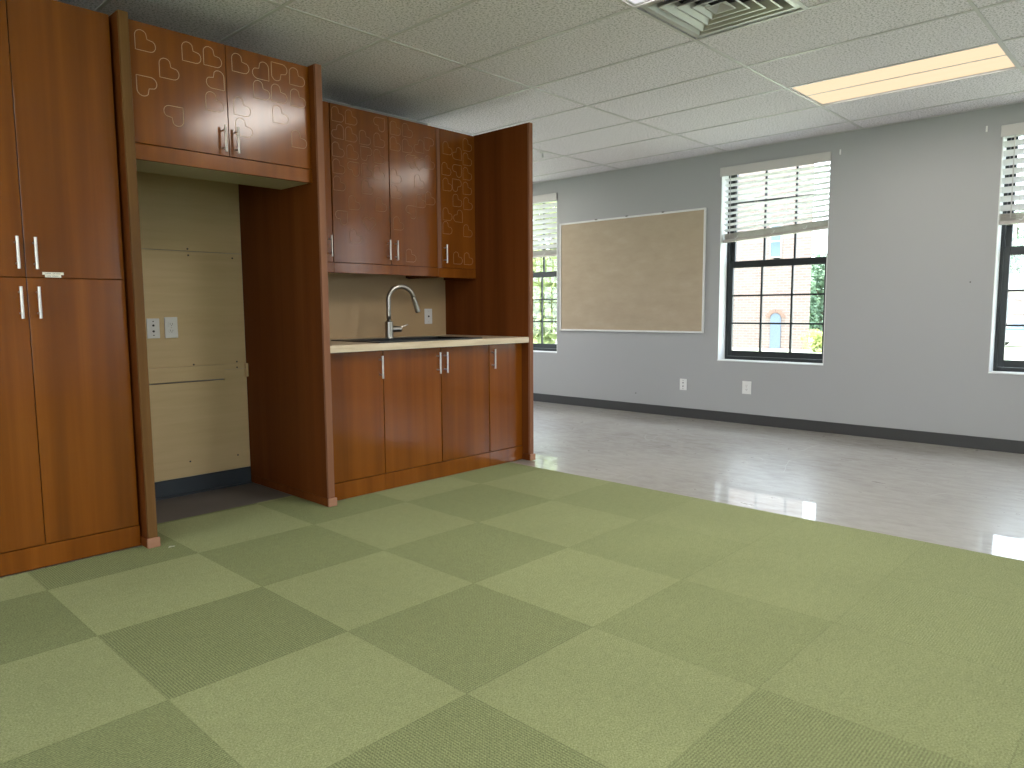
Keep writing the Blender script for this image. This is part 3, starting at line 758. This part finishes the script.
t = thing('air_vent', 'square metal ceiling air vent with nested louvers at the top', 'vent', (VENT[0] + .3048, VENT[1] + .3048, H))
cx, cy = VENT[0] + .3048, VENT[1] + .3048
def ring(mb, a, za, c, zc, th=.003):
    o1 = [Vector((cx + sx * a, cy + sy * a, za)) for sx, sy in ((-1, -1), (1, -1), (1, 1), (-1, 1))]
    i1 = [Vector((cx + sx * c, cy + sy * c, zc)) for sx, sy in ((-1, -1), (1, -1), (1, 1), (-1, 1))]
    up = Vector((0, 0, th))
    vo = [mb.bm.verts.new(p) for p in o1]; vi = [mb.bm.verts.new(p) for p in i1]; wo = [mb.bm.verts.new(p + up) for p in o1]; wi = [mb.bm.verts.new(p + up) for p in i1]
    for q in range(4):
        n = (q + 1) % 4
        mb.bm.faces.new((vo[q], vo[n], vi[n], vi[q])); mb.bm.faces.new((wo[q], wi[q], wi[n], wo[n]))
        mb.bm.faces.new((vo[q], wo[q], wo[n], vo[n])); mb.bm.faces.new((vi[q], vi[n], wi[n], wi[q]))
b = MB(); ring(b, .292, H + .0062, .262, H + .0062, .003); ring(b, .262, H + .0062, .235, H + .05, .002); b.build('frame', M['vent'], t)
for a, c, za, zc in ((.222, .172, H + .004, H + .046), (.162, .115, H + .003, H + .043), (.106, .066, H + .002, H + .038)):
    b = MB(); ring(b, a, za, a - .010, za, .002); ring(b, a - .010, za, c, zc, .002); b.build('louver', M['vent'], t)
b = MB(); ring(b, .056, H + .002, .048, H + .002, .002); ring(b, .048, H + .003, .0005, H + .028, .002); b.build('center_cone', M['vent'], t)
b = MB(); b.box(cx - .262, cx + .262, cy - .262, cy + .262, H + .10, H + .104); b.build('duct_back', M['dark'], t)

b = MB(); sx, sy = 5.30, 4.60
t = thing('sprinkler_head', 'small white ceiling sprinkler beyond the end panel', 'sprinkler', (sx, sy, H))
MB().cyl((sx, sy, H - .008), (sx, sy, H - .0012), .026, .034, 24).build('escutcheon', M['white_plastic'], t)
b = MB(); b.cyl((sx, sy, H - .045), (sx, sy, H - .008), .008, seg=12); b.cyl((sx, sy, H - .048), (sx, sy, H - .045), .016, seg=16); b.build('nozzle', M['white_plastic'], t)

# ================================================================== outdoors
GZ = -1.15
o = MB().box(-60, 160, -80, 120, GZ - .3, GZ).build('lawn', M['lawn']); tag(o, 'pale sunlit lawn outside the windows', 'lawn'); o['kind'] = 'structure'

t = thing('brick_building', 'brick building with arched blue doorway seen through the middle window', 'building', (40, 22, GZ))
bw = MB(); Ya, Yb, ZT2 = 15.45, 27.5, 11.0
WN = [(17.10, 17.80, 3.95, 5.75), (21.2, 21.9, 3.95, 5.75)]; DR = (17.03, 17.63, GZ, .82)
bw.prism([(40, Ya), (48, Ya + 4.2), (48, Yb), (40, Yb)], 'z', GZ, ZT2)
bw.build('wall', M['brick'], t)
for a, c, z0, z1 in WN:
    f = MB(); e = .06
    f.box(39.94, 40.0, a, a + e, z0, z1); f.box(39.94, 40.0, c - e, c, z0, z1); f.box(39.94, 40, a + e, c - e, z0, z0 + e); f.box(39.94, 40, a + e, c - e, z1 - e, z1); f.box(39.945, 40, a + e, c - e, (z0 + z1) / 2 - .03, (z0 + z1) / 2 + .03)
    f = f.build('window', M['ext_trim'], t)
    MB().box(39.97, 39.998, a + e, c - e, z0 + e, z1 - e).build('pane', M['ext_pane'], f)
poly = [(DR[0], GZ), (DR[1], GZ), (DR[1], .6)] + [((DR[0] + DR[1]) / 2 + .3 * math.cos(q * math.pi / 8), .6 + .24 * math.sin(q * math.pi / 8)) for q in range(1, 8)] + [(DR[0], .6)]
MB().prism(poly, 'x', 39.95, 39.999).build('door', M['ext_blue'], t)
b = MB(); m = (DR[0] + DR[1]) / 2
for q in range(10):
    a0, a1 = q * math.pi / 10 + .02, (q + 1) * math.pi / 10 - .02
    b.prism([(m + r * 1.0 * math.cos(a), .6 + r * .85 * math.sin(a)) for r, a in ((.32, a0), (.56, a0), (.56, a1), (.32, a1))], 'x', 39.93, 39.999)
b.build('brick_arch', plain('arch_brick', (.245, .155, .13), .9), t)

t = thing('house', 'low brick house with white fascia seen through the right window', 'house', (60, 6, GZ))
MB().box(60, 68, -2, 14, GZ, 2.25).build('wall', M['brick'], t)
b = MB(); b.prism([(59.2, 2.25), (59.2, 2.75), (64, 4.2), (68.8, 2.75), (68.8, 2.25)], 'y', -2.8, 14.8) if False else b.box(59.3, 68.7, -2.6, 14.6, 2.25, 3.35); b.build('fascia', M['white_paint'], t)
for a in (9.45, 6.4):
    f = MB().box(59.94, 60, a, a + .95, .1, 1.7).build('window', M['white_paint'], t)
    MB().box(59.92, 59.945, a + .1, a + .85, .2, 1.6).build('pane', M['ext_pane'], f)

def car(x, y, label):
    t = thing('car', label, 'car', (x, y, GZ))
    prof = [(-2.1, .3), (-2.15, .75), (-1.3, .9), (-.7, 1.38), (.7, 1.42), (1.35, .95), (2.05, .85), (2.15, .45), (2.1, .3)]
    MB().prism([(y + u, GZ + v) for u, v in prof], 'x', x - .85, x + .85).build('body', M['car'], t)
    MB().prism([(y + u, GZ + v) for u, v in ((-1.1, .92), (-.66, 1.3), (.66, 1.34), (1.15, .95))], 'x', x - .87, x + .87).build('glazing', M['ext_pane'], t)
    for u in (-1.3, 1.35):
        for sx in (-.8, .8): MB().cyl((x + sx - .1, y + u, GZ + .33), (x + sx + .1, y + u, GZ + .33), .33, seg=20).build('wheel', M['dark'], t)
car(50, 6.9, 'silver car parked outside before the low house')

def tree(x, y, h, rx, rz, n, mat, leaf, label, trunk=True, group='trees outside the windows', name='tree', cat='tree'):
    t = thing(name, label, cat, (x, y, GZ), group)
    if trunk:
        b = MB(); b.tube([(x, y, GZ), (x + .1, y - .1, GZ + h * .3), (x - .05, y + .1, GZ + h * .75)], [.22, .17, .06], 10)
        for q in range(6):
            a = q * 1.05; b.tube([(x + .05, y, GZ + h * (.3 + .05 * q)), (x + rx * .6 * math.cos(a), y + rx * .6 * math.sin(a), GZ + h * (.5 + .05 * q))], [.08, .03], 6)
        b.build('trunk', M['bark'], t)
    me = bpy.data.meshes.new('foliage'); V = []; F = []
    clumps = [(random.gauss(0, .45), random.gauss(0, .45), random.uniform(-.8, .85), random.uniform(.28, .5)) for _ in range(26)]
    for _ in range(n):
        cxx, cyy, cz, cr = random.choice(clumps)
        d = Vector((random.gauss(0, 1), random.gauss(0, 1), random.gauss(0, 1))).normalized() * cr * random.uniform(.5, 1) ** .5
        p = Vector(((cxx + d.x) * rx, (cyy + d.y) * rx, (cz + d.z) * rz + (GZ * 0 + h - rz)))
        u = Vector((random.gauss(0, 1), random.gauss(0, 1), random.gauss(0, 1))).normalized(); w = u.orthogonal().normalized()
        s = leaf * random.uniform(.6, 1.2); k = len(V)
        V += [p - u * s, p + w * s * .5, p + u * s, p - w * s * .5]; F.append((k, k + 1, k + 2, k + 3))
    me.from_pydata([tuple(v) for v in V], [], F); me.materials.append(mat)
    o = bpy.data.objects.new('foliage', me); C.objects.link(o); o.parent = t
    return t
tree(24, 19.6, 9.5, 3.0, 4.6, 6000, M['leaf_bright'], .22, 'bright yellow green tree outside the window by the end panel')
tree(29, 26.5, 10, 3.6, 4.9, 5000, M['leaf_bright'], .25, 'pale green tree farther back outside the window by the end panel')
tree(60, 22.3, 6.3, 2.4, 3.1, 6000, M['leaf_green'], .22, 'blue green tree beside the brick building through the middle window')
tree(86, 13.3, 13.5, 5.5, 6.4, 7000, M['leaf_green'], .3, 'grey green tree behind the low house through the right window')
tree(38.6, 14.1, 1.1, .9, .55, 1200, M['leaf_yellow'], .12, 'yellow green shrub at the corner of the brick building', False, 'shrubs outside', 'shrub', 'shrub')

# ================================================================== light, camera, colour
w = bpy.data.worlds.new('World'); SC.world = w; w.use_nodes = True
nt = w.node_tree; bg = nt.nodes['Background']
tc = nt.nodes.new('ShaderNodeTexCoord'); sp = nt.nodes.new('ShaderNodeSeparateXYZ'); nt.links.new(tc.outputs['Generated'], sp.inputs[0])
cr = nt.nodes.new('ShaderNodeValToRGB'); nt.links.new(sp.outputs[2], cr.inputs[0])
els = cr.color_ramp.elements; els[0].position = 0; els[0].color = (.84, .92, 1, 1); els[1].position = .7; els[1].color = (.68, .83, 1, 1)
nt.links.new(cr.outputs[0], bg.inputs[0]); bg.inputs[1].default_value = 5.6

sd = bpy.data.lights.new('sun', 'SUN'); sd.energy = 16.0; sd.angle = .02; sd.color = (1, .95, .88)
so = bpy.data.objects.new('sun', sd); C.objects.link(so); so.rotation_euler = Vector((.10, -.10, -.98)).to_track_quat('-Z', 'Y').to_euler()

fwd = Vector((0.7225752491315933, 0.6838684922314461, -0.10103907499331356)); rt = Vector((0.6869288427639499, -0.7266996688269922, -0.006029619036086852)); up = Vector((0.07754852881516534, 0.06504980138192779, 0.9948641862177849))
cd = bpy.data.cameras.new('camera'); cam = bpy.data.objects.new('camera', cd); C.objects.link(cam)
m = Matrix((rt, up, -fwd)).transposed().to_4x4(); m.translation = Vector((0, 0, 1.0871920653811)); cam.matrix_world = m
cd.sensor_fit = 'HORIZONTAL'; cd.sensor_width = 36; cd.lens = 723.2997 / 1024 * 36; cd.clip_start = .02; cd.clip_end = 500
SC.camera = cam

vs = SC.view_settings; vs.view_transform = 'Standard'; vs.look = 'None'; vs.gamma = 1; vs.use_curve_mapping = False; vs.exposure = 0.47
SC.display_settings.display_device = 'sRGB'
cy = SC.cycles
cy.use_denoising = True; cy.max_bounces = 10; cy.diffuse_bounces = 6; cy.glossy_bounces = 4; cy.transparent_max_bounces = 16; cy.sample_clamp_indirect = 8
